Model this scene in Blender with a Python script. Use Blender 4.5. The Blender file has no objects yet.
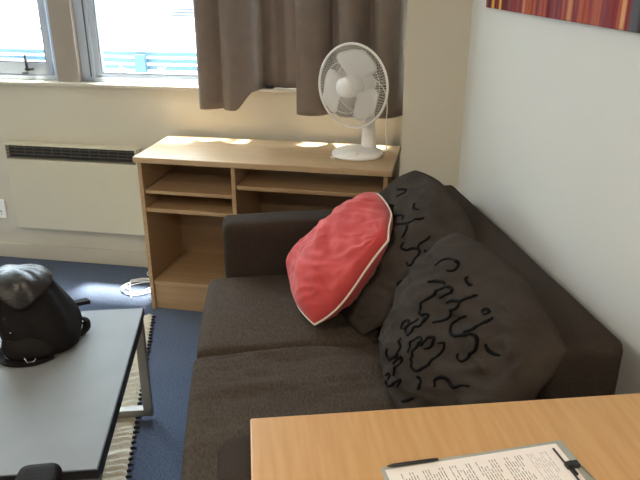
import bpy, bmesh, math, random
from mathutils import Vector, Matrix, noise
random.seed(7)
PI = math.pi; R = math.radians
sc = bpy.context.scene
col = sc.collection

# ------------------------------------------------------------ camera, sky, light
cam = bpy.data.cameras.new('camera'); cam.sensor_width = 36; cam.lens = 682/640*36; cam.clip_start = 0.02
camo = bpy.data.objects.new('camera', cam); col.objects.link(camo)
camo.location = (0, 0, 1.5); camo.rotation_euler = (R(90-22.3), 0, R(-8.5))
sc.camera = camo
w = bpy.data.worlds.new('sky'); sc.world = w; w.use_nodes = True
bg = w.node_tree.nodes['Background']; bg.inputs[0].default_value = (0.80, 0.90, 1.0, 1); bg.inputs[1].default_value = 9
WA = R(-18.5)                       # the window wall is not square to the right wall
WT = Vector((math.cos(WA), math.sin(WA), 0)); WN = Vector((-math.sin(WA), math.cos(WA), 0))
W0 = Vector((-0.457, 3.40, 0))
def WP(s, d, z): return W0 + WT*s + WN*d + Vector((0, 0, z))
sun = bpy.data.lights.new('sun', 'SUN'); sun.energy = 20; sun.angle = R(4); sun.color = (1, 0.93, 0.82)
suno = bpy.data.objects.new('sun', sun); col.objects.link(suno)
el = R(76.5); az = R(-12)
sdir = (-WN*math.cos(az) + WT*math.sin(az))*math.cos(el) - Vector((0, 0, math.sin(el)))
suno.rotation_euler = sdir.to_track_quat('-Z', 'Y').to_euler()
for (s0, s1) in ((-1.5, -.32), (-.2, 1.38)):            # portals guide sky light through the two windows
    pl = bpy.data.lights.new('portal', 'AREA'); pl.shape = 'RECTANGLE'; pl.size = s1-s0; pl.size_y = 1.28
    po = bpy.data.objects.new('portal', pl); col.objects.link(po); pl.cycles.is_portal = True
    po.location = WP((s0+s1)/2, .13, 1.59); po.rotation_euler = (-WN).to_track_quat('-Z', 'Y').to_euler()
def ceil_light(loc, size, e, c):
    l = bpy.data.lights.new('ceiling_lamp_light', 'AREA'); l.shape = 'DISK'; l.size = size; l.energy = e; l.color = c
    o = bpy.data.objects.new('ceiling_lamp_light', l); col.objects.link(o); o.location = loc
    return o
ceil_light((-1.3, 0.9, 2.36), .36, 11, (1, .86, .69))
ceil_light((0.1, -0.9, 2.36), .36, 17, (1, .86, .69))  # unseen fill lamp added behind the camera to brighten the near side
vs = sc.view_settings; vs.view_transform = 'Standard'; vs.look = 'None'; vs.gamma = 1; vs.use_curve_mapping = False
vs.exposure = 1.0

# ------------------------------------------------------------ materials
def mat(name, c, rough=.6, metal=0, spec=.5, bump=None, var=None, sheen=0, coat=0, emit=None, trans=None):
    """bump=(scale, strength, stretch xyz)  var=(scale, colour2, stretch xyz)"""
    m = bpy.data.materials.new(name); m.use_nodes = True; nt = m.node_tree; b = nt.nodes['Principled BSDF']
    b.inputs['Base Color'].default_value = (*c, 1); b.inputs['Roughness'].default_value = rough
    b.inputs['Metallic'].default_value = metal; b.inputs['Specular IOR Level'].default_value = spec
    b.inputs['Sheen Weight'].default_value = sheen; b.inputs['Coat Weight'].default_value = coat
    if emit: b.inputs['Emission Color'].default_value = (*emit[0], 1); b.inputs['Emission Strength'].default_value = emit[1]
    tc = nt.nodes.new('ShaderNodeTexCoord')
    def nz(scale, st, detail=4):
        mp = nt.nodes.new('ShaderNodeMapping'); mp.inputs['Scale'].default_value = st
        nt.links.new(tc.outputs['Object'], mp.inputs[0])
        n = nt.nodes.new('ShaderNodeTexNoise'); n.inputs['Scale'].default_value = scale; n.inputs['Detail'].default_value = detail
        nt.links.new(mp.outputs[0], n.inputs['Vector']); return n
    if var:
        n = nz(var[0], var[2] if len(var) > 2 else (1, 1, 1))
        r = nt.nodes.new('ShaderNodeValToRGB'); r.color_ramp.elements[0].position = .35; r.color_ramp.elements[1].position = .65
        r.color_ramp.elements[0].color = (*c, 1); r.color_ramp.elements[1].color = (*var[1], 1)
        nt.links.new(n.outputs[0], r.inputs[0]); nt.links.new(r.outputs[0], b.inputs['Base Color'])
    if bump:
        n = nz(bump[0], bump[2] if len(bump) > 2 else (1, 1, 1))
        bp = nt.nodes.new('ShaderNodeBump'); bp.inputs['Strength'].default_value = bump[1]; bp.inputs['Distance'].default_value = .004
        nt.links.new(n.outputs[0], bp.inputs['Height']); nt.links.new(bp.outputs[0], b.inputs['Normal'])
    return m
M = {}
M['wall'] = mat('cream_paint', (.64, .60, .50), .75, bump=(60, .08), var=(1.2, (.66, .62, .52)))
M['wall_daylit'] = mat('daylit_wall_paint', (.70, .70, .665), .7, bump=(60, .08), var=(1.5, (.72, .72, .68)))  # same wall paint, with the cool daylight put into its colour
M['ceil'] = mat('ceiling_paint', (.8, .78, .74), .9)
M['mull'] = mat('mullion_taupe', (.34, .30, .265), .6)  # even taupe, darker than the wall cream
M['skirt'] = mat('skirting_paint', (.62, .57, .48), .5)
M['carpet'] = mat('blue_carpet', (.075, .098, .155), .95, spec=.1, bump=(260, .9), var=(170, (.150, .185, .265)))
M['alu'] = mat('window_aluminium', (.48, .55, .66), .35, .25)
M['alud'] = mat('window_gasket', (.10, .11, .13), .6)
M['black'] = mat('black_plastic', (.012, .012, .014), .4)
M['oak'] = mat('light_oak_laminate', (.52, .375, .225), .42, bump=(30, .05, (1, 12, 1)), var=(9, (.455, .315, .18), (.35, 9, 9)))
M['oak_s'] = mat('oak_carcass_laminate', (.45, .30, .165), .45, var=(9, (.39, .25, .13), (.35, 9, 9)))
M['oakd'] = mat('oak_panel', (.34, .215, .115), .5, var=(9, (.29, .18, .09), (.4, 9, 9)))
M['beech'] = mat('beech_laminate', (.58, .345, .148), .38, bump=(40, .03, (3, .3, 1)), var=(13, (.53, .295, .118), (7, .45, 1)))
M['sofa'] = mat('charcoal_woven', (.042, .0325, .0262), .95, spec=.08, sheen=.0, bump=(420, .8), var=(300, (.060, .047, .038)))
M['sofa_s'] = mat('brown_charcoal_seat_woven', (.055, .0425, .0325), .95, spec=.08, sheen=.0, bump=(300, .9, (1, .25, 1)), var=(230, (.085, .067, .052), (1, .3, 1)))
M['cush'] = mat('charcoal_cushion_cotton', (.042, .0335, .0275), .93, spec=.08, sheen=.0, bump=(380, .5), var=(14, (.053, .043, .035)))
M['flock'] = mat('black_flock', (.0015, .0015, .002), .8, spec=.15)
M['red'] = mat('coral_red_cotton', (.52, .045, .045), .82, sheen=.2, bump=(300, .35), var=(7, (.57, .06, .058)))
M['cord'] = mat('white_piping', (.85, .75, .66), .7)
M['curt'] = mat('taupe_curtain', (.190, .150, .125), .85, sheen=.15, bump=(350, .3), var=(20, (.21, .167, .14)))
M['white'] = mat('white_plastic', (.93, .93, .92), .35)
M['heat'] = mat('cream_enamel', (.66, .62, .49), .35)
M['dark'] = mat('dark_slot', (.03, .03, .03), .6)
M['grill'] = mat('heater_grille_metal', (.10, .09, .08), .5)
M['ttop'] = mat('grey_laminate', (.165, .175, .18), .5, spec=.35, var=(6, (.185, .195, .20)))
M['tedge'] = mat('black_edge', (.015, .014, .014), .5)
M['steel'] = mat('brushed_steel', (.30, .28, .25), .4, .6, bump=(80, .1, (20, 1, 1)))
M['chrome'] = mat('chrome', (.8, .8, .8), .15, 1)
M['rug'] = mat('cream_wool', (.84, .78, .66), .95, bump=(140, .9, (.5, 1, 1)), var=(60, (.74, .67, .54), (.4, 1.2, 1)))
M['fringe'] = mat('black_wool', (.02, .018, .018), .95)
M['leather'] = mat('black_leather', (.008, .007, .007), .36, spec=.4, bump=(90, .5), var=(12, (.025, .023, .023)))
M['nylon'] = mat('black_nylon', (.006, .0045, .0045), .7, spec=.2, bump=(300, .5))
M['paper'] = mat('white_paper', (.86, .80, .76), .6)
M['ink'] = mat('grey_ink', (.20, .17, .17), .8)
M['inkl'] = mat('pale_ink', (.52, .47, .45), .8)
M['board'] = mat('grey_smoked_plastic', (.36, .37, .33), .3)
M['ext_white'] = mat('exterior_white_wall', (.9, .9, .88), .8)
M['ext_line'] = mat('exterior_grey_joint', (.03, .035, .04), .8)
M['ext_blue'] = mat('exterior_blue_slat', (.022, .056, .078), .6)
M['ext_ground'] = mat('exterior_concrete', (.7, .69, .66), .9, var=(3, (.62, .61, .58)))
M['ext_glass'] = mat('exterior_teal_glass', (.07, .12, .12), .3)
M['leaf'] = mat('pale_leaf', (.30, .27, .17), .8, var=(30, (.40, .37, .27)))

def glass_mat():
    m = bpy.data.materials.new('window_glass'); m.use_nodes = True; nt = m.node_tree; nt.nodes.clear()
    o = nt.nodes.new('ShaderNodeOutputMaterial'); t = nt.nodes.new('ShaderNodeBsdfTransparent'); g = nt.nodes.new('ShaderNodeBsdfGlossy')
    g.inputs['Roughness'].default_value = .02; t.inputs[0].default_value = (.95, .98, .98, 1)
    f = nt.nodes.new('ShaderNodeFresnel'); f.inputs[0].default_value = 1.35; x = nt.nodes.new('ShaderNodeMixShader')
    ge = nt.nodes.new('ShaderNodeNewGeometry'); mu = nt.nodes.new('ShaderNodeMath'); mu.operation = 'SUBTRACT'; mu.use_clamp = True   # reflect on the outer face only
    nt.links.new(f.outputs[0], mu.inputs[0]); nt.links.new(ge.outputs['Backfacing'], mu.inputs[1]); nt.links.new(mu.outputs[0], x.inputs[0]); nt.links.new(t.outputs[0], x.inputs[1]); nt.links.new(g.outputs[0], x.inputs[2]); nt.links.new(x.outputs[0], o.inputs[0])
    return m
M['glass'] = glass_mat()
def blade_mat():
    m = bpy.data.materials.new('translucent_white_blade'); m.use_nodes = True; nt = m.node_tree; nt.nodes.clear()
    o = nt.nodes.new('ShaderNodeOutputMaterial'); d = nt.nodes.new('ShaderNodeBsdfDiffuse'); t = nt.nodes.new('ShaderNodeBsdfTranslucent')
    d.inputs[0].default_value = (.92, .92, .91, 1); t.inputs[0].default_value = (.8, .8, .8, 1)
    x = nt.nodes.new('ShaderNodeMixShader'); x.inputs[0].default_value = .35
    nt.links.new(d.outputs[0], x.inputs[1]); nt.links.new(t.outputs[0], x.inputs[2]); nt.links.new(x.outputs[0], o.inputs[0])
    return m
M['blade'] = blade_mat()
def art_mat():
    m = bpy.data.materials.new('painted_canvas'); m.use_nodes = True; nt = m.node_tree; b = nt.nodes['Principled BSDF']; b.inputs['Roughness'].default_value = .7; b.inputs['Specular IOR Level'].default_value = .15
    tc = nt.nodes.new('ShaderNodeTexCoord'); mp = nt.nodes.new('ShaderNodeMapping'); mp.inputs['Scale'].default_value = (1, 1, .07)
    nt.links.new(tc.outputs['Object'], mp.inputs[0])
    n = nt.nodes.new('ShaderNodeTexNoise'); n.inputs['Scale'].default_value = 17; n.inputs['Detail'].default_value = 5; n.inputs['Distortion'].default_value = .5
    nt.links.new(mp.outputs[0], n.inputs['Vector'])
    r = nt.nodes.new('ShaderNodeValToRGB'); e = r.color_ramp.elements
    e[0].position = .25; e[0].color = (.03, .008, .012, 1); e[1].position = .75; e[1].color = (.75, .42, .10, 1)
    for p, c in ((.36, (.10, .012, .012)), (.43, (.30, .028, .018)), (.50, (.17, .045, .07)), (.55, (.40, .07, .04)), (.60, (.42, .13, .08)), (.66, (.34, .045, .02))):
        q = e.new(p); q.color = (*c, 1)
    nt.links.new(n.outputs[0], r.inputs[0])
    # placed bands: gold lights at the far end, a slate band towards the near end
    sx = nt.nodes.new('ShaderNodeSeparateXYZ'); nt.links.new(tc.outputs['Object'], sx.inputs[0]); cur = r.outputs[0]
    for y0, hw, c in ((-.06, .012, (.80, .42, .07)), (-.118, .010, (.85, .52, .12)), (-.29, .010, (.62, .26, .10)), (-.56, .014, (.60, .27, .13)), (-.80, .010, (.70, .36, .16)), (-.845, .020, (.10, .12, .135)), (-.03, .014, (.06, .012, .012)), (-.16, .02, (.12, .015, .015))):
        s = nt.nodes.new('ShaderNodeMath'); s.operation = 'SUBTRACT'; s.inputs[1].default_value = y0; nt.links.new(sx.outputs[1], s.inputs[0])
        a = nt.nodes.new('ShaderNodeMath'); a.operation = 'ABSOLUTE'; nt.links.new(s.outputs[0], a.inputs[0])
        k = nt.nodes.new('ShaderNodeMapRange'); k.inputs[1].default_value = hw*.4; k.inputs[2].default_value = hw*1.3; k.inputs[3].default_value = .9; k.inputs[4].default_value = 0
        nt.links.new(a.outputs[0], k.inputs[0])
        x = nt.nodes.new('ShaderNodeMix'); x.data_type = 'RGBA'; nt.links.new(k.outputs[0], x.inputs[0]); nt.links.new(cur, x.inputs[6]); x.inputs[7].default_value = (*c, 1); cur = x.outputs[2]
    nt.links.new(cur, b.inputs['Base Color'])
    return m
M['art'] = art_mat()

# ------------------------------------------------------------ mesh helpers
def obj(name, bm, m, parent=None, smooth=False, loc=None, rotz=0, auto=False):
    me = bpy.data.meshes.new(name); bmesh.ops.recalc_face_normals(bm, faces=bm.faces); bm.to_mesh(me); bm.free()
    for mm in (m if isinstance(m, (list, tuple)) else [m]): me.materials.append(mm)
    if smooth:
        for p in me.polygons: p.use_smooth = True
        if auto:
            me.set_sharp_from_angle(angle=R(38))
    o = bpy.data.objects.new(name, me); col.objects.link(o)
    if parent: o.parent = parent
    if loc is not None: o.location = loc
    o.rotation_euler[2] = rotz
    return o
def tag(o, label=None, cat=None, group=None, kind=None):
    if label: o['label'] = label
    if cat: o['category'] = cat
    if group: o['group'] = group
    if kind: o['kind'] = kind
    return o
def thing(name, label, cat, loc=(0, 0, 0), rotz=0, group=None):
    o = bpy.data.objects.new(name, None); col.objects.link(o); o.empty_display_size = .05
    o.location = loc; o.rotation_euler[2] = rotz
    return tag(o, label, cat, group)
def box(bm, x0, x1, y0, y1, z0, z1, bev=0, seg=2, mi=0):
    r = bmesh.ops.create_cube(bm, size=1); v = r['verts']
    for p in v: p.co = Vector(((x0+x1)/2+p.co.x*(x1-x0), (y0+y1)/2+p.co.y*(y1-y0), (z0+z1)/2+p.co.z*(z1-z0)))
    fs = set(f for p in v for f in p.link_faces)
    for f in fs: f.material_index = mi
    if bev:
        es = list(set(e for p in v for e in p.link_edges))
        bmesh.ops.bevel(bm, geom=es, offset=bev, segments=seg, profile=.5, affect='EDGES')
    return bm
def B(*a, **k): return box(bmesh.new(), *a, **k)
def prism(bm, pts, z0, z1):
    a = [bm.verts.new((x, y, z0)) for x, y in pts]; b = [bm.verts.new((x, y, z1)) for x, y in pts]
    bm.faces.new(a); bm.faces.new(b); n = len(pts)
    for i in range(n): bm.faces.new((a[i], a[(i+1) % n], b[(i+1) % n], b[i]))
    return bm
def tube(bm, pts, r, seg=8, closed=False, cap=True):
    pts = [Vector(p) for p in pts]; n = len(pts); rings = []; up = None
    for i, p in enumerate(pts):
        a = pts[(i-1) % n] if (closed or i > 0) else p; b = pts[(i+1) % n] if (closed or i < n-1) else p
        t = (b-a).normalized()
        if up is None: up = Vector((0, 0, 1)) if abs(t.z) < .9 else Vector((1, 0, 0))
        s = t.cross(up).normalized(); up = s.cross(t).normalized()
        rr = r[i] if isinstance(r, (list, tuple)) else r
        rings.append([bm.verts.new(p + (s*math.cos(2*PI*k/seg) + up*math.sin(2*PI*k/seg))*rr) for k in range(seg)])
    for i in range(n if closed else n-1):
        A, Bq = rings[i], rings[(i+1) % n]
        for k in range(seg): bm.faces.new((A[k], A[(k+1) % seg], Bq[(k+1) % seg], Bq[k]))
    if cap and not closed: bm.faces.new(rings[0]); bm.faces.new(rings[-1])
    return bm
def lathe(bm, prof, seg=40, M4=None, sx=1, sy=1):
    rings = []
    for r, z in prof:
        ring = []
        for k in range(seg):
            p = Vector((r*sx*math.cos(2*PI*k/seg), r*sy*math.sin(2*PI*k/seg), z))
            ring.append(bm.verts.new(M4 @ p if M4 else p))
        rings.append(ring)
    for a, b in zip(rings, rings[1:]):
        for k in range(seg): bm.faces.new((a[k], a[(k+1) % seg], b[(k+1) % seg], b[k]))
    bm.faces.new(rings[0]); bm.faces.new(rings[-1])
    return bm
def catmull(P, sub=8, closed=False):
    P = [Vector(p) for p in P]; n = len(P); out = []
    rng = n if closed else n-1
    for i in range(rng):
        p0 = P[(i-1) % n] if (closed or i > 0) else P[0]; p1 = P[i]; p2 = P[(i+1) % n]; p3 = P[(i+2) % n] if (closed or i < n-2) else P[-1]
        for j in range(sub):
            t = j/sub
            out.append(.5*((2*p1)+(-p0+p2)*t+(2*p0-5*p1+4*p2-p3)*t*t+(-p0+3*p1-3*p2+p3)*t**3))
    if not closed: out.append(P[-1])
    return out
def struct(name, bm, m, **k): return tag(obj(name, bm, m, **k), kind='structure')

# ------------------------------------------------------------ room shell
RX = .905                                    # face of the right wall
fl = [(-2.9, -1.9), (RX+.15, -1.9), (RX+.15, 3.05), tuple(WP(1.6, .15, 0))[:2], tuple(WP(-2.7, .15, 0))[:2]]
struct('floor', prism(bmesh.new(), [(-2.9, -1.9), (RX+.1, -1.9), tuple(WP(1.55, .1, 0))[:2], tuple(WP(-2.65, .1, 0))[:2]], -.1, 0), M['carpet'])
struct('ceiling', prism(bmesh.new(), [(-2.9, -1.9), (RX+.15, -1.9), tuple(WP(1.6, .2, 0))[:2], tuple(WP(-2.75, .2, 0))[:2]], 2.4, 2.5), M['ceil'])
yr = WP(1.436, 0, 0).y
struct('wall_right', prism(bmesh.new(), [(RX, -1.8), (RX+.12, -1.8), (RX+.12, yr-.03), (RX, yr+.01)], 0, 2.4), M['wall_daylit'])
lx = -2.75
ly = (W0 + WT*((lx-W0.x)/WT.x)).y
struct('wall_left', prism(bmesh.new(), [(lx-.12, -1.8), (lx, -1.8), (lx, ly), (lx-.12, ly+.04)], 0, 2.4), M['wall'])
struct('wall_front', B(lx, RX, -1.9, -1.8, 0, 2.4), M['wall'])
# window wall, built in its own frame: x along the wall, y outwards
def wframe(name, bm, m, kind='structure', parent=None, **k):
    o = obj(name, bm, m, parent, **k)
    if not parent: o.location = W0; o.rotation_euler[2] = WA
    if kind and not parent: o['kind'] = kind
    return o
bm = bmesh.new()
TH = .12; S0 = -2.42; S1 = 1.47; ZS = .937; ZT = 2.22
box(bm, S0, S1, 0, TH, 0, ZS)
box(bm, S0, S1, 0, TH, ZT, 2.4)
box(bm, S0, -1.5, 0, TH, ZS, ZT)
box(bm, 1.40, S1, 0, TH, ZS, ZT)
wframe('wall_back', bm, M['wall'])
# boxed column in the right corner
c0 = Vector((.690, 2.500)); t2 = Vector((WT.x, WT.y)); n2 = Vector((WN.x, WN.y))
c1 = c0 + t2*((RX-c0.x)/t2.x); c3 = c0 + n2*.487; 
struct('wall_column', prism(bmesh.new(), [tuple(c0), tuple(c1), (RX, yr), tuple(c3)], 0, 2.4), M['wall'])
bm = bmesh.new(); box(bm, -2.35, .24, -.014, 0, 0, .085, .004)
wframe('baseboard_back', bm, M['skirt'])
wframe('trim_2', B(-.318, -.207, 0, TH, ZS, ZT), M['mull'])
# sill
bm = bmesh.new(); box(bm, -1.5, 1.36, -.028, .06, .938, .955, .004)
sill = wframe('trim_1', bm, M['skirt'])
bm = bmesh.new(); box(bm, .715, .755, -.012, .018, .955, .968, .003)
wl = wframe('curtain_hook_block', bm, M['black'], kind=None)
tag(wl, 'small black catch lying on the window sill between the curtains', 'catch')

def window(name, s0, s1, parts):
    """parts: list of (s_glass0, s_glass1, zbot)"""
    e = bpy.data.objects.new(name, None); col.objects.link(e); e.location = W0; e.rotation_euler[2] = WA; e['kind'] = 'structure'
    bm = bmesh.new()
    f = .03; fl_ = .068 if name == 'window_2' else f
    box(bm, s0, s0+fl_, .03, .10, .955, ZT, .003); box(bm, s1-f, s1, .03, .10, .955, ZT, .003)
    box(bm, s0, s1, .03, .10, .955, .978, .003); box(bm, s0, s1, .03, .10, ZT-f, ZT, .003)
    obj('window_frame', bm, M['alu'], e)
    if name == 'window_2': obj('gasket', B(s0+.046, s0+.052, .027, .031, .978, ZT-.03), M['alud'], e)
    for (a, b, zb, inn) in parts:
        wf = .034
        y0, y1 = (.038, .075)
        bm = bmesh.new()
        box(bm, a-wf, a, y0, y1, .98, ZT-f, .004); box(bm, b, b+wf, y0, y1, .98, ZT-f, .004)
        box(bm, a-wf, b+wf, y0, y1, .98, zb, .004); box(bm, a-wf, b+wf, y0, y1, ZT-f-.05, ZT-f, .004)
        sh = obj('sash', bm, M['alu'], e)
        bm = bmesh.new(); g = .004
        for q in ((a, a+g, zb, ZT-.08), (b-g, b, zb, ZT-.08)): box(bm, q[0], q[1], .040, .07, q[2], q[3])
        box(bm, a, b, .040, .07, zb, zb+g)
        obj('gasket', bm, M['alud'], sh)
        obj('glass_pane', B(a-.004, b+.004, .054, .058, zb-.004, ZT-f-.046), M['glass'], sh)
        if inn:
            bm = bmesh.new()
            box(bm, inn-.018, inn+.02, .018, .040, 1.002, 1.013, .003)
            box(bm, inn-.004, inn+.004, .006, .020, 1.000, 1.078, .002)
            box(bm, inn-.040, inn-.012, .022, .040, .984, .990, .002)
            obj('window_handle', bm, M['black'], sh)
    return e
window('window_1', -1.5, -.318, [(-1.43, -.392, 1.038, -.482)])
window('window_2', -.207, 1.40, [(-.108, .60, .995, None), (.72, 1.33, .995, None)])
# dark shadow gap between frame and sash of window_2
# ------------------------------------------------------------ outside
E0 = bpy.data.objects
def ext(name, bm, m, **k): return wframe(name, bm, m, kind=None, **k)
bm = bmesh.new(); box(bm, -14, 9, .4, 14, -.75, -.65)
g = ext('ground', bm, M['ext_ground']); g['kind'] = 'structure'
bt = thing('building', 'long white building across the yard with a pale teal window band', 'building', W0, WA)
obj('facade', B(-14, 9, 8.0, 9.5, -.65, 4.2), M['ext_white'], bt)
bm = bmesh.new(); box(bm, -14, 9, 7.97, 8.0, .42, .44); obj('joint', bm, M['ext_line'], bt)
for i in range(5):
    x0 = -12.0+i*3.4
    bm = bmesh.new(); box(bm, x0, x0+2.9, 7.95, 8.0, .82, 1.9); obj('window', bm, M['ext_glass'], bt)
obj('parapet', B(-14, 9, 7.8, 9.6, 4.2, 4.4), M['ext_line'], bt)
sg = thing('roof_vent', 'small grey louvred vent on the white facade across the yard', 'vent', WP(-2.72, 7.93, .60), WA)
bm = bmesh.new()
for k in range(4): box(bm, -.26+.04*k, .22-.05*k+.1, 0, .05, .16-.05*k, .18-.05*k)
obj('louvre', bm, M['ext_line'], sg)
fe = thing('slat_fence', 'pale blue horizontal slat fence outside the windows', 'fence', W0, WA)
for k in range(18):
    obj('slat', B(-6, 3, 3.0, 3.03, .683-.062*k, .722-.062*k), M['ext_blue'], fe)
for x in (-5.4, -3.35, -1.23, .4, 2.2):
    obj('post', B(x-.05, x+.05, 2.94, 3.0, -.65, .70), M['ext_blue'], fe)
ut = ext('utility_box', B(-2.72, -2.30, 2.6, 2.85, -.65, .66, .02), M['ext_blue'], )
tag(ut, 'blue grey utility cabinet in front of the slat fence seen through the left window', 'cabinet')
def shrub(s, d, r, h, label):
    t = thing('shrub', label, 'shrub', WP(s, d, -.65), 0, 'shrubs before the fence')
    bm = bmesh.new(); rnd = random.Random(int(s*100))
    for i in range(420):
        v = Vector((rnd.gauss(0, 1), rnd.gauss(0, 1), rnd.gauss(0, 1))).normalized()*(rnd.random()**.4)
        p = Vector((v.x*r, v.y*r*.8, h*.55+v.z*h*.45)); a = Vector((rnd.uniform(-1, 1), rnd.uniform(-1, 1), rnd.uniform(-.4, 1))).normalized()*.06
        b = a.cross(Vector((rnd.uniform(-1, 1), rnd.uniform(-1, 1), rnd.uniform(-1, 1)))).normalized()*.022
        bm.faces.new([bm.verts.new(p), bm.verts.new(p+a*.5+b), bm.verts.new(p+a), bm.verts.new(p+a*.5-b)])
    obj('foliage', bm, M['leaf'], t)
    obj('stem', tube(bmesh.new(), [(0, 0, 0), (0.01, 0, h*.5)], .02), M['oakd'], t)
shrub(-1.20, 2.5, .085, 1.33, 'left pale yellow shrub before the fence behind the right window')
shrub(-.86, 2.5, .12, 1.34, 'right pale yellow shrub before the fence, nearest the curtain')

# ------------------------------------------------------------ curtains
def curtain(name, label, fS, rows=36, cols=220, zt=2.2):
    """fS(t, h) -> (s, d, z) with t along the cloth, h 0 at hem 1 at top"""
    bm = bmesh.new(); g = []
    for i in range(rows+1):
        g.append([bm.verts.new(fS(j/cols, i/rows)) for j in range(cols+1)])
    for i in range(rows):
        for j in range(cols): bm.faces.new((g[i][j], g[i][j+1], g[i+1][j+1], g[i+1][j]))
    o = wframe(name, bm, M['curt'], kind=None, smooth=True)
    so = o.modifiers.new('s', 'SOLIDIFY'); so.thickness = .003
    return tag(o, label, 'curtain', 'taupe curtains')
def smooth01(x): x = max(0, min(1, x)); return x*x*(3-2*x)
# section control: (t, s, d) plan polyline of the cloth, smoothed
def plan(P):
    P = catmull([(a, b, 0) for a, b in P], 12)
    L = [0]
    for a, b in zip(P, P[1:]): L.append(L[-1]+(b-a).length)
    def f(t):
        x = t*L[-1]
        for i in range(1, len(L)):
            if L[i] >= x or i == len(L)-1:
                k = (x-L[i-1])/max(1e-9, L[i]-L[i-1]); p = P[i-1].lerp(P[i], min(1, k)); return p.x, p.y
    return f
pl1 = plan([(.445, -.035), (.422, -.075), (.437, -.115), (.470, -.120), (.505, -.100), (.535, -.078), (.548, -.105), (.585, -.130), (.640, -.118), (.688, -.085), (.700, -.040), (.705, .0), (.72, .016), (.75, .004), (.775, .018), (.81, .008), (.84, .020), (.885, .012), (.93, .02)])
def f1(t, h):
    s, d = pl1(t)
    k = smooth01((s-.60)/.09)
    z0 = .872 + k*.084
    z = z0 + (2.2-z0)*h
    d2 = d*(1-.25*h) - .01*h + .004*math.sin(t*40+h*3)*(h)
    d2 = min(d2, .02)
    return (s, d2-.002, z)
curtain('curtain', 'taupe curtain hanging left of the desk fan, its right half tucked onto the sill', f1)
pl2 = plan([(.895, -.050), (.878, -.085), (.90, -.115), (.945, -.125), (.99, -.112), (1.02, -.075), (1.035, -.045), (1.055, -.065), (1.075, -.110), (1.115, -.128), (1.155, -.110), (1.18, -.065), (1.20, -.045), (1.215, -.08), (1.245, -.118), (1.285, -.122), (1.32, -.09), (1.345, -.05), (1.35, -.04)])
def f2(t, h):
    s, d = pl2(t); z0 = .862
    return (s, d*(1-.15*h)-.004+.004*math.sin(t*33+h*4)*h, z0+(2.2-z0)*h)
curtain('curtain', 'taupe curtain hanging in deep folds behind the white desk fan', f2)
rl = thing('curtain_rail', 'white curtain rail above the windows', 'curtain rail', WP(.9, -.08, 2.2), WA)
obj('rail', B(-.55, .46, -.012, .012, 0, .03, .004), M['white'], rl)
for x in (-.5, .0, .42): obj('bracket', B(x-.01, x+.01, .012, .08, .005, .025, .002), M['white'], rl)

# ------------------------------------------------------------ heater, socket, cables
h = thing('panel_heater', 'cream wall panel heater with dark slotted top grille under the window', 'heater', WP(-.640, 0, .199), WA)
W = .715; HH = .452
obj('casing', B(0, W, -0.058, -.02, 0, HH-.078, .004), M['heat'], h)
obj('back_plate', B(.01, W-.01, -.020, -.001, .01, HH-.01), M['heat'], h)
bm = bmesh.new(); box(bm, -.003, W+.003, -0.060, -.004, HH-.008, HH, .003); box(bm, 0, .012, -0.058, -.02, HH-.08, HH-.006); box(bm, W-.012, W, -0.058, -.02, HH-.08, HH-.006)
obj('top_cap', bm, M['heat'], h)
bm = bmesh.new(); box(bm, .012, W-.012, -.028, -.022, HH-.078, HH-.008)
obj('grille_recess', bm, M['dark'], h)
bm = bmesh.new()
for k in range(4): box(bm, .012, W-.012, -0.054, -.048, HH-.070+k*.0165, HH-.066+k*.0165)
for k in range(13): box(bm, .06+k*.05, .063+k*.05, -0.053, -.044, HH-.056, HH-.008)
obj('grille', bm, M['grill'], h)
so = thing('wall_socket', 'white double wall socket low on the wall left of the heater', 'socket', WP(-.81, 0, .225), WA)
obj('face_plate', B(0, .085, -.010, -.0005, 0, .105, .004), M['white'], so)
for k in (0, 1):
    obj('switch', B(.018+.035*k, .030+.035*k, -.014, -.009, .062, .082, .002), M['white'], so)
for k in (0, 1):
    bm = bmesh.new()
    for dx, dz in ((0, 0), (.008, 0), (.004, -.014)): box(bm, .018+.035*k+dx, .021+.035*k+dx, -.0105, -.009, .035+dz, .044+dz)
    obj('socket_slots', bm, M['dark'], so)
rnd = random.Random(3)
cz = .004
P = [WP(.115, -.03, .60), WP(.12, -.025, .35), WP(.128, -.03, .15), WP(.11, -.05, .04), WP(.085, -.10, .012), WP(.12, -.135, .01), WP(.185, -.17, .012)]
cc = WP(.118, -.255, 0)
for i in range(40):
    a = -.6 + i*2*PI/11; rr = .075+.018*math.sin(i*.9)
    P.append(cc + WT*(math.cos(a)*rr*1.05) + WN*(math.sin(a)*rr*.95) + Vector((0, 0, .004+.0012*i*.3+.003*math.sin(i))))
P.append(cc + WT*.00 - WN*.115+Vector((0, 0, .004)))
P = [Vector((p.x, p.y, max(p.z, .0045))) for p in P]
o = obj('power_cable', tube(bmesh.new(), catmull(P, 5), .0028, 6), M['white'], smooth=True)
tag(o, 'white power cable hanging beside the desk and coiled on the blue carpet', 'cable')

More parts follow.
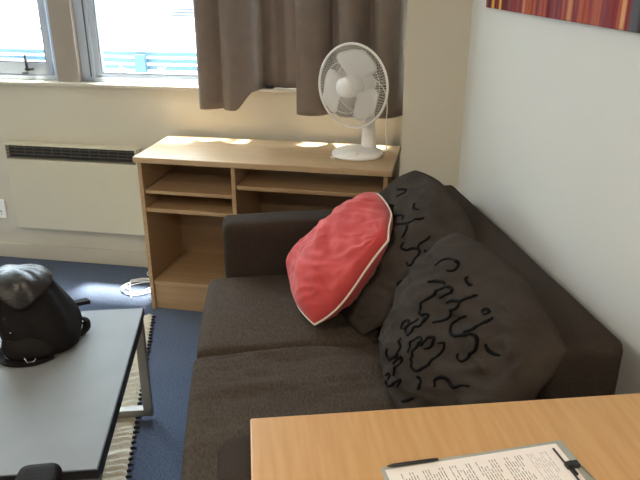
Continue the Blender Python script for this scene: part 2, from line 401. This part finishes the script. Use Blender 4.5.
# ------------------------------------------------------------ desk
DL = Vector((-.372, 2.89, 0)); DA = R(-19.6)
dk = thing('desk', 'light oak computer desk with open shelves under the window', 'desk', DL, DA)
DW = 1.10; DD = .405
obj('desktop', B(0, DW, 0, DD, .705, .73, .003), M['oak'], dk)
for x0 in (.012, .428, DW-.035):
    obj('side_panel', B(x0, x0+.018, .015, DD-.012, 0, .705, .001), M['oak_s'], dk)
obj('pull_out_shelf', B(.034, .424, .022, .30, .563, .579, .002), M['oak_s'], dk)
obj('shelf', B(.030, .428, .022, DD-.03, .478, .496, .002), M['oak_s'], dk)
obj('shelf', B(.030, .428, .022, DD-.03, .125, .143, .002), M['oak_s'], dk)
obj('plinth', B(.030, .428, .030, .046, 0, .125, .001), M['oak_s'], dk)
obj('back_panel', B(.030, .428, DD-.03, DD-.024, .125, .655), M['oakd'], dk)
obj('keyboard_tray', B(.450, DW-.042, .018, .31, .606, .624, .002), M['oak_s'], dk)
for x in (.446, DW-.044): obj('drawer_runner', B(x, x+.008, .03, .32, .612, .622), M['steel'], dk)
for x in (.030, .420): obj('drawer_runner', B(x, x+.005, .03, .32, .568, .584), M['steel'], dk)
obj('back_panel', B(.446, DW-.035, DD-.03, DD-.024, .02, .50), M['oakd'], dk)

# ------------------------------------------------------------ fan
FL = DL + Matrix.Rotation(DA, 3, 'Z') @ Vector((.932, .215, .73))
fan = thing('desk_fan', 'white desk fan with round wire cage standing on the oak desk', 'fan', FL, 0)
obj('base', lathe(bmesh.new(), [(.02, 0), (.106, 0), (.112, .006), (.108, .016), (.09, .026), (.06, .034), (.02, .036)], 40, None, 1.0, .92), M['white'], fan, smooth=True, auto=True)
obj('button_panel', B(-.055, -.015, -.085, -.050, .020, .036, .006, 3), M['white'], fan, smooth=True, auto=True)
obj('base_tab', lathe(bmesh.new(), [(.008, 0), (.012, 0), (.012, .006), (.008, .006)], 16, Matrix.Translation((-.113, -.035, .001))), M['white'], fan, smooth=True, auto=True)
pole0 = Vector((.052, .02, .025)); 
fd = Vector((-.71, -.70, .03)).normalized()             # where the fan faces
HC = Vector((-.040, -.06, .302))                         # cage centre
obj('pole', tube(bmesh.new(), [pole0, pole0+Vector((-.002, 0, .08)), pole0+Vector((-.012, -.005, .20))], [.033, .029, .026], 24), M['white'], fan, smooth=True, auto=True)
q = fd.to_track_quat('Z', 'Y').to_matrix().to_4x4(); FM = Matrix.Translation(HC) @ q
back = FM @ Vector((0, 0, -.075))
obj('motor_housing', lathe(bmesh.new(), [(.02, -.125), (.038, -.118), (.048, -.095), (.050, -.05), (.045, -.03), (.02, -.028)], 32, FM), M['white'], fan, smooth=True, auto=True)
RC = .165
def cage(sign, r0, depth):
    bm = bmesh.new()
    def prof(r):
        k = r/RC; return sign*depth*math.sqrt(max(0, 1-k**3.2))
    for i in range(84):
        a = 2*PI*i/84; pts = []
        for j in range(7):
            r = r0+(RC-r0)*(j/6)**.8; aa = a + .10*(1-j/6)*sign
            pts.append(FM @ Vector((r*math.cos(aa), r*math.sin(aa), prof(r))))
        tube(bm, pts, .00075, 4, cap=False)
    for r in (r0, .5*(r0+RC)):
        tube(bm, [FM @ Vector((r*math.cos(2*PI*k/48), r*math.sin(2*PI*k/48), prof(r))) for k in range(48)], .0013, 6, True)
    return bm
obj('front_grille', cage(1, .037, .058), M['white'], fan)
obj('rear_grille', cage(-1, .045, .042), M['white'], fan)
obj('cage_rim', tube(bmesh.new(), [FM @ Vector((RC*math.cos(2*PI*k/72), RC*math.sin(2*PI*k/72), 0)) for k in range(72)], .0052, 8, True), M['white'], fan, smooth=True)
obj('front_badge', lathe(bmesh.new(), [(.005, .056), (.036, .057), (.038, .060), (.033, .067), (.018, .072), (.004, .073)], 36, FM), M['white'], fan, smooth=True, auto=True)
obj('blade_hub', lathe(bmesh.new(), [(.01, -.022), (.040, -.022), (.043, -.01), (.042, .035), (.03, .045), (.006, .047)], 32, FM), M['white'], fan, smooth=True, auto=True)
for i in range(3):
    bm = bmesh.new(); nr, na = 12, 10; g = []
    a0 = R(72) + i*2*PI/3
    for a in range(nr+1):
        r = .036+(.148-.036)*a/nr; k = a/nr
        half = (.34+.44*math.sin(PI*min(1, k*1.05)**.8*.62))*(1 if k < .8 else math.sqrt(max(0.03, 1-((k-.8)/.2)**2)))
        row = []
        for b in range(na+1):
            t = b/na*2-1; an = a0 + half*t + .10*k
            row.append(bm.verts.new(FM @ Vector((r*math.cos(an), r*math.sin(an), .008 + .022*t*(1-.3*k)))))
        g.append(row)
    for a in range(nr):
        for b in range(na): bm.faces.new((g[a][b], g[a][b+1], g[a+1][b+1], g[a+1][b]))
    o = obj('blade', bm, M['blade'], fan, smooth=True); s = o.modifiers.new('s', 'SOLIDIFY'); s.thickness = .002
c = FM @ Vector((0, 0, -.12))
P = [c, c+Vector((.05, .03, -.005)), Vector((.105, .09, .29)), Vector((.125, .10, .22)), Vector((.105, .06, .12)), Vector((.11, .05, .05)), Vector((.10, .04, .006)), Vector((.055, .035, .004)), Vector((.02, .09, .004))]
obj('power_cord', tube(bmesh.new(), catmull([c+Vector((0, 0, 0)), c+Vector((.03, .02, .01)), c+Vector((.07, .00, -.035)), c+Vector((.085, .01, -.11)), Vector((.13, .05, .10)), Vector((.138, .045, .02)), Vector((.12, .03, .005)), Vector((.085, .02, .005))], 8), .0028, 6), M['white'], fan, smooth=True)

# ------------------------------------------------------------ sofa
sf = thing('sofa', 'charcoal two seat fabric sofa along the right wall', 'sofa', (0, 0, 0))
def sub(o, lv=2):
    m_ = o.modifiers.new('s', 'SUBSURF'); m_.levels = lv; m_.render_levels = lv
def soft_box(x0, x1, y0, y1, z0, z1, rad, n=(14, 14, 6), puff=0, wr=0, seed=0, wscale=6, stretch=(1, 1, 1)):
    """rounded box with a dense skin so that it can bulge and crease"""
    bm = bmesh.new(); hx, hy, hz = (x1-x0)/2, (y1-y0)/2, (z1-z0)/2; C = Vector(((x0+x1)/2, (y0+y1)/2, (z0+z1)/2))
    idx = {}
    def vert(i, j, k):
        if (i, j, k) in idx: return idx[(i, j, k)]
        def mp(a, n_, h_):
            x = 2*a/n_-1; x = math.copysign(abs(x)**.75, x); return x*h_
        p = Vector((mp(i, n[0], hx), mp(j, n[1], hy), mp(k, n[2], hz)))
        q = Vector((max(-hx+rad, min(hx-rad, p.x)), max(-hy+rad, min(hy-rad, p.y)), max(-hz+rad, min(hz-rad, p.z))))
        d = p-q
        if d.length > 1e-6: p = q + d.normalized()*rad
        nrm = d.normalized() if d.length > 1e-6 else Vector((0, 0, 1))
        if puff:
            p.z += math.copysign(1, p.z)*puff*(1-(p.x/hx)**2)*(1-(p.y/hy)**2) if p.z > 0 else 0
            p.x += (puff*.8*(1-(p.y/hy)**2)*(1-(p.z/hz)**2)) * (-1 if p.x < 0 else 0)
        if wr:
            w_ = noise.fractal(Vector((p.x*wscale*stretch[0]+seed, p.y*wscale*stretch[1], p.z*wscale*stretch[2])), 1, 2, 3)
            p += nrm*w_*wr*max(.12, nrm.z)
        v = bm.verts.new(C+p); idx[(i, j, k)] = v; return v
    for a, b, c_ in ((0, 1, 2), (1, 2, 0), (2, 0, 1)):
        for side in (0, n[c_]):
            for i in range(n[a]):
                for j in range(n[b]):
                    f = []
                    for (di, dj) in ((0, 0), (1, 0), (1, 1), (0, 1)):
                        t = [0, 0, 0]; t[a] = i+di; t[b] = j+dj; t[c_] = side; f.append(vert(*t))
                    bm.faces.new(f)
    return bm
obj('base_frame', B(-.06, .80, 1.00, 2.42, .07, .262, .02, 3), M['sofa'], sf)
def splay(bm, y0, k):                                  # the front edge is not quite parallel to the wall
    for v in bm.verts: v.co.x += k*(v.co.y-y0)*max(0, min(1, (.4-v.co.x)/.5))
    return bm
o = obj('seat_cushion', splay(soft_box(-.108, .69, 1.782, 2.298, .255, .425, .028, (40, 40, 10), .010, .004, 1), 1.78, .075), M['sofa_s'], sf, smooth=True)
o = obj('seat_cushion', splay(soft_box(-.130, .69, 1.152, 1.778, .255, .424, .028, (64, 64, 10), .008, .015, 5, 7, (.5, 2.6, 1)), 1.3, .035), M['sofa_s'], sf, smooth=True)
obj('armrest', soft_box(-.008, .80, 2.302, 2.432, .06, .625, .03, (30, 10, 16), 0, .002, 2), M['sofa'], sf, smooth=True)
obj('armrest', soft_box(-.042, .80, .985, 1.148, .06, .620, .04, (30, 10, 16), 0, .002, 3), M['sofa'], sf, smooth=True)
obj('backrest', soft_box(.672, .838, 1.152, 2.298, .26, .743, .018, (8, 40, 16), 0, .0015, 4), M['sofa'], sf, smooth=True)
for x, y in ((-.02, 1.05), (-.02, 2.36), (.74, 1.05), (.74, 2.36)):
    obj('leg', lathe(bmesh.new(), [(.018, 0), (.020, .005), (.024, .075)], 16, Matrix.Translation((x, y, 0))), M['black'], sf, smooth=True, auto=True)

# ------------------------------------------------------------ pillows
class Pillow:
    def __init__(s, c, T, seed, k=.07, wr=.012, front=1, sag=0, Tb=None):
        s.Tb = Tb or T
        s.c = [Vector(p) for p in c]; m_ = sum(s.c, Vector())/4; s.c = [m_+(p-m_)/math.sqrt(1-k) for p in s.c]; s.T = T; s.seed = seed; s.k = k; s.wr = wr; s.sag = sag
        s.n = ((s.c[1]-s.c[0]).cross(s.c[3]-s.c[0])).normalized()*front
    def at(s, u, v, side=1):
        x = u*math.sqrt(1-s.k*v*v); y = v*math.sqrt(1-s.k*u*u)
        a = (x+1)/2; b = (y+1)/2      # a: c0->c1, b: c0->c3
        p = (s.c[0]*(1-a)+s.c[1]*a)*(1-b) + (s.c[3]*(1-a)+s.c[2]*a)*b
        e = max(0, (1-u*u))*max(0, (1-v*v))
        hgt = (s.T if side > 0 else s.Tb)*e**.42*(1+s.sag*(1-b-.5))
        # creases that radiate from the corners and run along the cloth
        w_ = noise.fractal(Vector((u*2.2+s.seed, v*2.2, side*3+s.seed)), 1, 2, 3)
        r1 = math.hypot(u-.9, v-.9); a1 = math.atan2(v-.9, u-.9); r2 = math.hypot(u+.9, v+.9); a2 = math.atan2(v+.9, u+.9)
        w_ += .5*math.sin(a1*17+s.seed)*math.exp(-r1*1.3) + .5*math.sin(a2*15+s.seed*2)*math.exp(-r2*1.3)
        w2 = noise.noise(Vector((u*1.5+v*4.5+s.seed*3, (u-v)*1.1, side)))
        rg_ = 1-abs(noise.noise(Vector((u*1.3+v*1.1+s.seed, (v-u)*4.2, side*2+s.seed))))*3.2
        w2 += .55*max(0, rg_)**2
        p = p + s.n*(.010*math.sin(4.2*u+2.6*v+s.seed))      # the seam wanders a little
        return p + s.n*side*(hgt + s.wr*(w_*.8+w2)*min(1, e**.5*1.6))
    def mesh(s, n=72):
        bm = bmesh.new(); F = {}; K = {}
        for i in range(n+1):
            for j in range(n+1):
                u = math.sin(PI/2*(2*i/n-1)); v = math.sin(PI/2*(2*j/n-1))
                F[i, j] = bm.verts.new(s.at(u, v, 1))
                K[i, j] = F[i, j] if (i in (0, n) or j in (0, n)) else bm.verts.new(s.at(u, v, -1))
        for D in (F, K):
            for i in range(n):
                for j in range(n): bm.faces.new((D[i, j], D[i+1, j], D[i+1, j+1], D[i, j+1]))
        return bm
    def edge(s, n=40):
        P = []
        for a, b in (((-1, -1), (1, -1)), ((1, -1), (1, 1)), ((1, 1), (-1, 1)), ((-1, 1), (-1, -1))):
            for i in range(n):
                t = math.sin(PI/2*(2*i/n-1)) * .5+.5
                P.append(s.at(a[0]+(b[0]-a[0])*t, a[1]+(b[1]-a[1])*t))
        return P
    def ribbon(s, bm, pts, wd, mi=1):
        """raised curl drawn on the front face, pts in (u, v)"""
        L = catmull([(p[0], p[1], 0) for p in pts], 7); n = len(L); prev = None
        for i, p in enumerate(L):
            a = L[max(0, i-1)]; b = L[min(n-1, i+1)]
            A = s.at(a.x, a.y); Bq = s.at(b.x, b.y); c = s.at(p.x, p.y)
            t = (Bq-A).normalized()
            du = (s.at(p.x+.02, p.y)-s.at(p.x-.02, p.y)); dv = (s.at(p.x, p.y+.02)-s.at(p.x, p.y-.02))
            nn = du.cross(dv).normalized()
            if nn.dot(s.n) < 0: nn = -nn
            q = t.cross(nn).normalized(); k = i/(n-1); ww = wd*(.45+.75*math.sin(PI*min(1, .12+k*.8)))
            ring = [bm.verts.new(c+q*ww+nn*.0002), bm.verts.new(c+q*ww*.6+nn*.0035), bm.verts.new(c-q*ww*.6+nn*.0035), bm.verts.new(c-q*ww+nn*.0002)]
            if prev:
                for m_ in range(3):
                    f = bm.faces.new((prev[m_], prev[m_+1], ring[m_+1], ring[m_])); f.material_index = mi
            else: bm.faces.new(ring).material_index = mi
            prev = ring
        bm.faces.new(prev).material_index = mi
#PILLOWS
pr_ = Pillow([(0.22, 2.23, 0.503), (0.259, 1.84, 0.456), (0.489, 1.867, 0.708), (0.522, 2.18, 0.753)], .09, 2.0, .26, .010, 1, 0, .072)
red = obj('throw_pillow', pr_.mesh(), M['red'], smooth=True)
tag(red, 'coral red throw pillow with white piping leaning on the sofa', 'pillow')
obj('piping', tube(bmesh.new(), pr_.edge(), .0042, 8, True), M['cord'], red, smooth=True)
CURLS_A = [[(0.435, 0.289), (0.474, 0.235), (0.543, 0.259), (0.577, 0.334), (0.657, 0.393), (0.697, 0.364), (0.696, 0.286), (0.742, 0.223), (0.709, 0.171), (0.668, 0.179)], [(0.644, 0.394), (0.607, 0.487), (0.593, 0.582)], [(0.71, 0.444), (0.765, 0.451), (0.785, 0.527), (0.771, 0.596)], [(0.833, -0.098), (0.795, -0.066), (0.815, -0.004), (0.878, 0.024), (0.917, -0.03), (0.934, -0.119)], [(-0.533, 0.587), (-0.497, 0.634), (-0.441, 0.659), (-0.394, 0.599), (-0.402, 0.52)], [(-0.453, 0.299), (-0.417, 0.371), (-0.303, 0.413), (-0.27, 0.364), (-0.291, 0.296)], [(-0.172, 0.279), (-0.15, 0.333), (-0.029, 0.421), (0.053, 0.449), (0.085, 0.415)], [(0.085, 0.33), (0.186, 0.42), (0.291, 0.549), (0.36, 0.657)], [(0.217, 0.444), (0.34, 0.417), (0.373, 0.308)], [(0.037, 0.654), (0.104, 0.614), (0.225, 0.653)]]
CURLS_B = [[(-0.403, 0.582), (-0.427, 0.654), (-0.392, 0.728), (-0.283, 0.773), (-0.243, 0.744), (-0.222, 0.681), (-0.261, 0.638)], [(-0.312, 0.41), (-0.267, 0.468), (-0.188, 0.525), (-0.143, 0.533)], [(-0.086, 0.386), (-0.042, 0.463), (-0.014, 0.544), (-0.076, 0.546), (-0.119, 0.503), (-0.141, 0.405), (-0.151, 0.276), (-0.108, 0.157), (-0.057, 0.137), (-0.004, 0.195), (0.034, 0.157), (0.034, 0.099)], [(0.02, 0.416), (0.063, 0.483), (0.121, 0.541), (0.117, 0.609), (0.153, 0.679)], [(0.121, 0.541), (0.16, 0.487), (0.132, 0.364), (0.113, 0.26), (0.091, 0.18)], [(-0.065, 0.74), (-0.051, 0.695), (-0.01, 0.684), (0.018, 0.704)], [(0.281, 0.5), (0.242, 0.431), (0.193, 0.311), (0.247, 0.252), (0.32, 0.264), (0.413, 0.373), (0.492, 0.461), (0.548, 0.454), (0.572, 0.364), (0.536, 0.228), (0.51, 0.14), (0.468, 0.123), (0.448, 0.166)], [(0.413, 0.373), (0.429, 0.478), (0.416, 0.562), (0.44, 0.643), (0.458, 0.689)], [(0.311, 0.614), (0.306, 0.655), (0.35, 0.664), (0.36, 0.626), (0.317, 0.614)], [(0.587, 0.473), (0.623, 0.445), (0.672, 0.461), (0.723, 0.506)], [(0.174, -0.216), (0.126, -0.15), (0.119, -0.067), (0.128, -0.017), (0.179, -0.027), (0.185, -0.119), (0.221, -0.226), (0.271, -0.286), (0.317, -0.306), (0.365, -0.246), (0.381, -0.136), (0.349, -0.019), (0.336, 0.097), (0.311, 0.138), (0.283, 0.092)], [(0.201, -0.067), (0.204, 0.006), (0.206, 0.077), (0.235, 0.097), (0.252, 0.049), (0.251, -0.022), (0.236, -0.062)], [(-0.055, -0.231), (0.061, -0.283), (0.067, -0.377), (-0.024, -0.517), (-0.082, -0.521), (-0.08, -0.431)], [(-0.151, -0.179), (-0.174, -0.115), (-0.152, -0.044), (-0.09, -0.051), (-0.117, -0.145)], [(0.02, 0.166), (0.032, 0.065), (0.003, -0.003), (0.007, -0.113), (-0.084, -0.127), (-0.07, -0.03), (-0.076, 0.067)], [(0.086, -0.484), (0.091, -0.388), (0.147, -0.32), (0.14, -0.418), (0.146, -0.511), (0.121, -0.609)], [(0.012, -0.72), (0.047, -0.653), (0.074, -0.714), (0.117, -0.756), (0.164, -0.743), (0.219, -0.613), (0.266, -0.531), (0.274, -0.628)], [(0.383, -0.336), (0.407, -0.317), (0.458, -0.364), (0.458, -0.436)], [(0.565, -0.249), (0.512, -0.208), (0.525, -0.127), (0.568, -0.089), (0.62, -0.102), (0.661, -0.086), (0.677, -0.019), (0.721, 0.038)], [(0.387, -0.74), (0.418, -0.676), (0.459, -0.572)]]
def curl_pillow(c, T, seed, curls, label, k=.30, wr=.014, wd=.0040, sag=0, Tb=.05):
    p = Pillow(c, T, seed, k, wr, 1, sag, Tb); bm = p.mesh()
    for cv in curls: p.ribbon(bm, cv, wd)
    o = obj('back_cushion', bm, [M['cush'], M['flock']], smooth=True)
    tag(o, label, 'cushion', 'curl patterned charcoal cushions'); return o
CA = [(0.392, 2.244, 0.451), (0.397, 1.761, 0.451), (0.705, 1.712, 0.75), (0.665, 2.222, 0.826)]
CB = [(0.455, 1.72, 0.45), (0.451, 1.2, 0.46), (0.652, 1.074, 0.787), (0.616, 1.619, 0.827)]
curl_pillow(CA, .08, 5.0, CURLS_A, 'charcoal curl patterned cushion at the far end of the sofa behind the red pillow', Tb=.03)
curl_pillow(CB, .10, 9.0, CURLS_B, 'large charcoal curl patterned cushion at the near end of the sofa', Tb=.07)
#ENDPILLOWS

# ------------------------------------------------------------ painting
pa = thing('wall_painting', 'abstract canvas in red, gold and purple vertical streaks on the right wall', 'painting', (RX, 2.245, 1.358))
o = obj('canvas', B(-.022, 0, -1.15, 0, 0, .55, .002), M['art'], pa)

# ------------------------------------------------------------ rug and coffee table
bm = bmesh.new(); nx, ny = 60, 330; g = []; x0, x1, y0, y1 = -1.25, -.345, 1.15, 2.83
for j in range(ny+1):
    y = y0+(y1-y0)*j/ny; row = []
    for i in range(nx+1):
        x = x0+(x1-x0)*i/nx
        z = .013+.007*math.sin(2*PI*(y*30+.25*math.sin(x*25)+noise.noise(Vector((x*6, y*9, 0)))*.8)) + .003*noise.noise(Vector((x*40, y*60, 2)))
        if i in (0, nx) or j in (0, ny): z = .002
        row.append(bm.verts.new((x + .006*noise.noise(Vector((y*30, x, 0)))*(i > nx-3), y, max(z, .002))))
    g.append(row)
for j in range(ny):
    for i in range(nx): bm.faces.new((g[j][i], g[j][i+1], g[j+1][i+1], g[j+1][i]))
rg = obj('rug', bm, M['rug'], smooth=True)
tag(rg, 'chunky cream ribbed wool rug with a dark knotted edge under the coffee table', 'rug')
bm = bmesh.new(); rnd = random.Random(5); y = y0
while y < y1-.02:
    L = rnd.uniform(.006, .015)
    tube(bm, [(x1-.004, y, .011), (x1+.004, y+.002, .010), (x1+L, y+.006, .005)], [.005, .006, .003], 5)
    y += .0275
o = obj('fringe', bm, M['fringe'], rg)
ct = thing('coffee_table', 'low grey topped coffee table with black edge and steel frame legs', 'coffee table', (-.316, 1.295, 0), R(-2.5))
TWx = -.56; TD = .785
obj('tabletop', B(TWx, 0, 0, TD, .405, .43, .0015), M['tedge'], ct)
obj('table_surface', B(TWx+.004, -.004, .004, TD-.004, .430, .4308), M['ttop'], ct)
for yy in (.006, TD-.036):
    bm = bmesh.new()
    box(bm, -.034, -.004, yy, yy+.03, .021, .375, .002); box(bm, TWx+.004, TWx+.034, yy, yy+.03, .021, .375, .002)
    box(bm, TWx+.004, -.004, yy, yy+.03, .021, .048, .002); box(bm, TWx+.004, -.004, yy, yy+.03, .375, .405, .002)
    obj('leg_frame', bm, M['steel'], ct)
for xx in (-.034, TWx+.004):
    obj('side_rail', B(xx, xx+.03, .036, TD-.036, .38, .405), M['tedge'], ct)

# ------------------------------------------------------------ bag
bg_ = thing('backpack', 'black slumped leather backpack lying on the grey coffee table', 'bag', (-.565, 1.90, .431))
def loft(prof, seg=44, amp=.008, seed=0, p=2.6):
    bm = bmesh.new(); rings = []
    for (z, cx, cy, rx, ry) in prof:
        ring = []
        for k in range(seg):
            a = 2*PI*k/seg; ca, sa = math.cos(a), math.sin(a)
            m_ = (abs(ca)**p+abs(sa)**p)**(-1/p)
            v = Vector((cx+rx*ca*m_, cy+ry*sa*m_, z))
            v += Vector((ca, sa, 0))*noise.fractal(Vector((ca*1.6+seed, sa*1.6, z*16)), 1, 2, 4)*amp*min(1, rx/.08)**2
            if z > .01: v.z += noise.noise(Vector((ca*2+seed, sa*2, z*9)))*amp*1.4*min(1, rx/.08)**2
            ring.append(bm.verts.new(v))
        rings.append(ring)
    for a, b in zip(rings, rings[1:]):
        for k in range(seg): bm.faces.new((a[k], a[(k+1) % seg], b[(k+1) % seg], b[k]))
    bm.faces.new(rings[0]); bm.faces.new(rings[-1]); return bm
o = obj('bag_body', loft([(.0, .010, 0, .075, .080), (.004, .010, 0, .096, .095), (.03, .008, .0, .108, .104), (.06, .002, .005, .108, .100), (.09, -.010, .012, .104, .096), (.12, -.024, .022, .100, .088), (.15, -.036, .024, .096, .084), (.19, -.050, .022, .092, .076), (.214, -.056, .024, .070, .050)], seed=2, p=3.4, amp=.012), M['nylon'], bg_, smooth=True); sub(o, 1)
bm = loft([(.184, -.050, .018, .092, .080), (.188, -.050, .018, .097, .085), (.200, -.052, .018, .094, .080), (.213, -.055, .020, .087, .069), (.224, -.058, .024, .075, .054), (.232, -.060, .028, .055, .036), (.235, -.061, .030, .028, .016)], seed=7, amp=.010, p=3.4)
for v in bm.verts:                                    # the flap dips to a point at the front
    a = math.atan2(v.co.y-.01, v.co.x+.046); k = max(0, math.cos(a+R(78)))**4
    if v.co.z < .204: v.co.z -= .034*k; v.co.y -= .006*k
o = obj('bag_flap', bm, M['leather'], bg_, smooth=True); sub(o, 1)
o = obj('front_pocket', loft([(.002, -.01, -.075, .06, .04), (.012, -.01, -.078, .075, .05), (.04, -.015, -.075, .078, .046), (.065, -.02, -.062, .07, .036), (.078, -.02, -.05, .045, .02)], seed=4, amp=.006), M['nylon'], bg_, smooth=True); sub(o, 1)
def strap(pts, wd=.012, th=.0025):
    bm = bmesh.new(); L = catmull(pts, 8); prev = None
    for i, p in enumerate(L):
        t = (L[min(i+1, len(L)-1)]-L[max(i-1, 0)]).normalized(); s = t.cross(Vector((0, 0, 1)))
        s = s.normalized() if s.length > .05 else Vector((1, 0, 0)); nn = s.cross(t).normalized()
        r = [bm.verts.new(p+s*wd+nn*th), bm.verts.new(p-s*wd+nn*th), bm.verts.new(p-s*wd-nn*th), bm.verts.new(p+s*wd-nn*th)]
        if prev:
            for k in range(4): bm.faces.new((prev[k], prev[(k+1) % 4], r[(k+1) % 4], r[k]))
        else: bm.faces.new(r)
        prev = r
    bm.faces.new(prev); return bm
obj('strap', strap([(.06, .06, .085), (.080, .095, .072), (.100, .125, .062), (.118, .140, .058)], .013, .006), M['nylon'], bg_)
obj('strap', strap([(.09, .04, .05), (.115, .06, .035), (.122, .045, .015), (.105, .02, .006), (.08, -.02, .02)]), M['nylon'], bg_)
obj('strap', strap([(-.08, -.05, .03), (-.10, -.09, .012), (-.06, -.125, .006), (.0, -.128, .005), (.05, -.10, .008)]), M['nylon'], bg_)
bm = bmesh.new(); tube(bm, [(-.020, -.128, .022), (-.012, -.136, .012), (.006, -.136, .014), (.012, -.132, .020)], .0016, 6)
obj('buckle', bm, M['chrome'], bg_)
bm = bmesh.new(); bmesh.ops.create_icosphere(bm, subdivisions=2, radius=.003, matrix=Matrix.Translation((-.055, -.094, .088)))
obj('stud', bm, M['chrome'], bg_)

# ------------------------------------------------------------ foreground table, clipboard, chair
ta = thing('dining_table', 'light beech topped table in the near right foreground', 'table', (.025, 1.005, 0), R(-2.4))
obj('tabletop', B(0, .84, -.66, 0, .724, .75, .003), M['beech'], ta)
for x, y in ((.03, -.63), (.77, -.63), (.03, -.10), (.77, -.10)): obj('leg', B(x, x+.045, y, y+.045, 0, .70, .004), M['oakd'], ta)
bm = bmesh.new(); box(bm, .04, .80, -.095, -.075, .63, .724); box(bm, .04, .80, -.62, -.60, .63, .724); box(bm, .04, .06, -.60, -.095, .63, .724); box(bm, .78, .80, -.60, -.095, .63, .724)
obj('apron', bm, M['oakd'], ta)
CL = thing('clipboard', 'grey clipboard holding a printed white form on the beech table', 'clipboard', (.229, .835, .7505), math.atan2(.02, .29))
obj('board', B(-.006, .312, -.225, .008, 0, .003, .0012), M['board'], CL)
bm = bmesh.new()
box(bm, .284, .2865, -.20, -.012, .0044, .0065); box(bm, .282, .304, -.062, -.050, .003, .011, .001); box(bm, .284, .291, -.078, -.062, .0045, .009, .001)
obj('clip', bm, M['black'], CL)
obj('clip_wire', tube(bmesh.new(), catmull([(.292, -.045, .0055), (.303, -.050, .0055), (.309, -.08, .0055), (.309, -.15, .0055), (.303, -.18, .0055), (.29, -.185, .0055)], 6), .0011, 6), M['steel'], CL)
pp = thing('paper_form', 'white printed form clipped on the grey clipboard', 'paper', (.229, .835, .7538), math.atan2(.02, .29))
obj('sheet', B(0, .297, -.21, 0, 0, .0006), M['paper'], pp)
bm = bmesh.new(); bl = bmesh.new(); rnd = random.Random(11)
e = .268; rowi = 0
while e > .02:
    rowi += 1
    block = rowi % 9
    tgt = bl if e > .235 else bm
    if block == 0: e -= .008; continue
    y = -.014 - (.012 if block in (4, 5) else 0); end = -.195 + rnd.uniform(0, .07)
    if block == 1: end = -.07
    hgt = .0016 if block == 1 else .0013
    while y > end:
        ln = rnd.uniform(.004, .016)
        if rnd.random() > .12: box(tgt, e, e+hgt, max(y-ln, end-.003), y, .0006, .00075)
        y -= ln+.0022
    e -= .0046
obj('printed_text', bm, M['ink'], pp); obj('printed_heading', bl, M['inkl'], pp)
pn = obj('pen', tube(bmesh.new(), [(0, 0, 0), (.01, 0, 0), (.075, 0, 0), (.085, 0, 0)], [.001, .0028, .003, .002], 10), M['black'], smooth=True, auto=True)
pn.location = (.2335, .8405, .7568); pn.rotation_euler[2] = R(2.5); tag(pn, 'slim black pen lying along the far edge of the clipboard', 'pen')

ch = thing('office_chair', 'black armchair whose rounded armrest end shows at the lower left corner', 'chair', (-.62, .72, 0))
for s in (-1, 1):
    obj('armrest', soft_box(s*.26-.040, s*.26+.040, -.02, .355, .605, .650, .021, (10, 24, 6)), M['nylon'], ch, smooth=True)
    obj('arm_support', tube(bmesh.new(), catmull([(s*.24, .16, .42), (s*.275, .16, .46), (s*.27, .16, .61)], 5), .014, 10), M['black'], ch, smooth=True)
obj('seat', soft_box(-.23, .23, -.12, .30, .40, .47, .03, (16, 16, 6), .01), M['leather'], ch, smooth=True)
obj('backrest', soft_box(-.22, .22, -.20, -.13, .50, .93, .03, (16, 8, 16)), M['leather'], ch, smooth=True)
obj('back_support', B(-.03, .03, -.17, -.14, .38, .52), M['black'], ch)
obj('gas_column', tube(bmesh.new(), [(0, .08, .08), (0, .08, .40)], .025, 16), M['chrome'], ch, smooth=True)
for k in range(5):
    a = 2*PI*k/5+.3; e_ = Vector((math.cos(a)*.25, .08+math.sin(a)*.25, .065))
    l = obj('base_leg', tube(bmesh.new(), [(0, .08, .10), e_], [.025, .014], 8), M['black'], ch)
    obj('castor', tube(bmesh.new(), [e_+Vector((-math.sin(a)*.015, math.cos(a)*.015, -.037)), e_+Vector((math.sin(a)*.015, -math.cos(a)*.015, -.037))], .027, 14), M['black'], l)
# ceiling lamps that hold the warm room light; the farther one is added fill
for (x, y, lb) in ((-1.3, .9, 'round white ceiling lamp nearer the windows'), (.1, -.9, 'round white ceiling lamp added as unseen fill, farther from the windows')):
    cl = thing('ceiling_light', lb, 'ceiling light', (x, y, 2.37))
    obj('light_housing', lathe(bmesh.new(), [(.02, .0295), (.20, .0295), (.20, .005), (.19, 0), (.02, 0)], 36), M['white'], cl, smooth=True, auto=True)
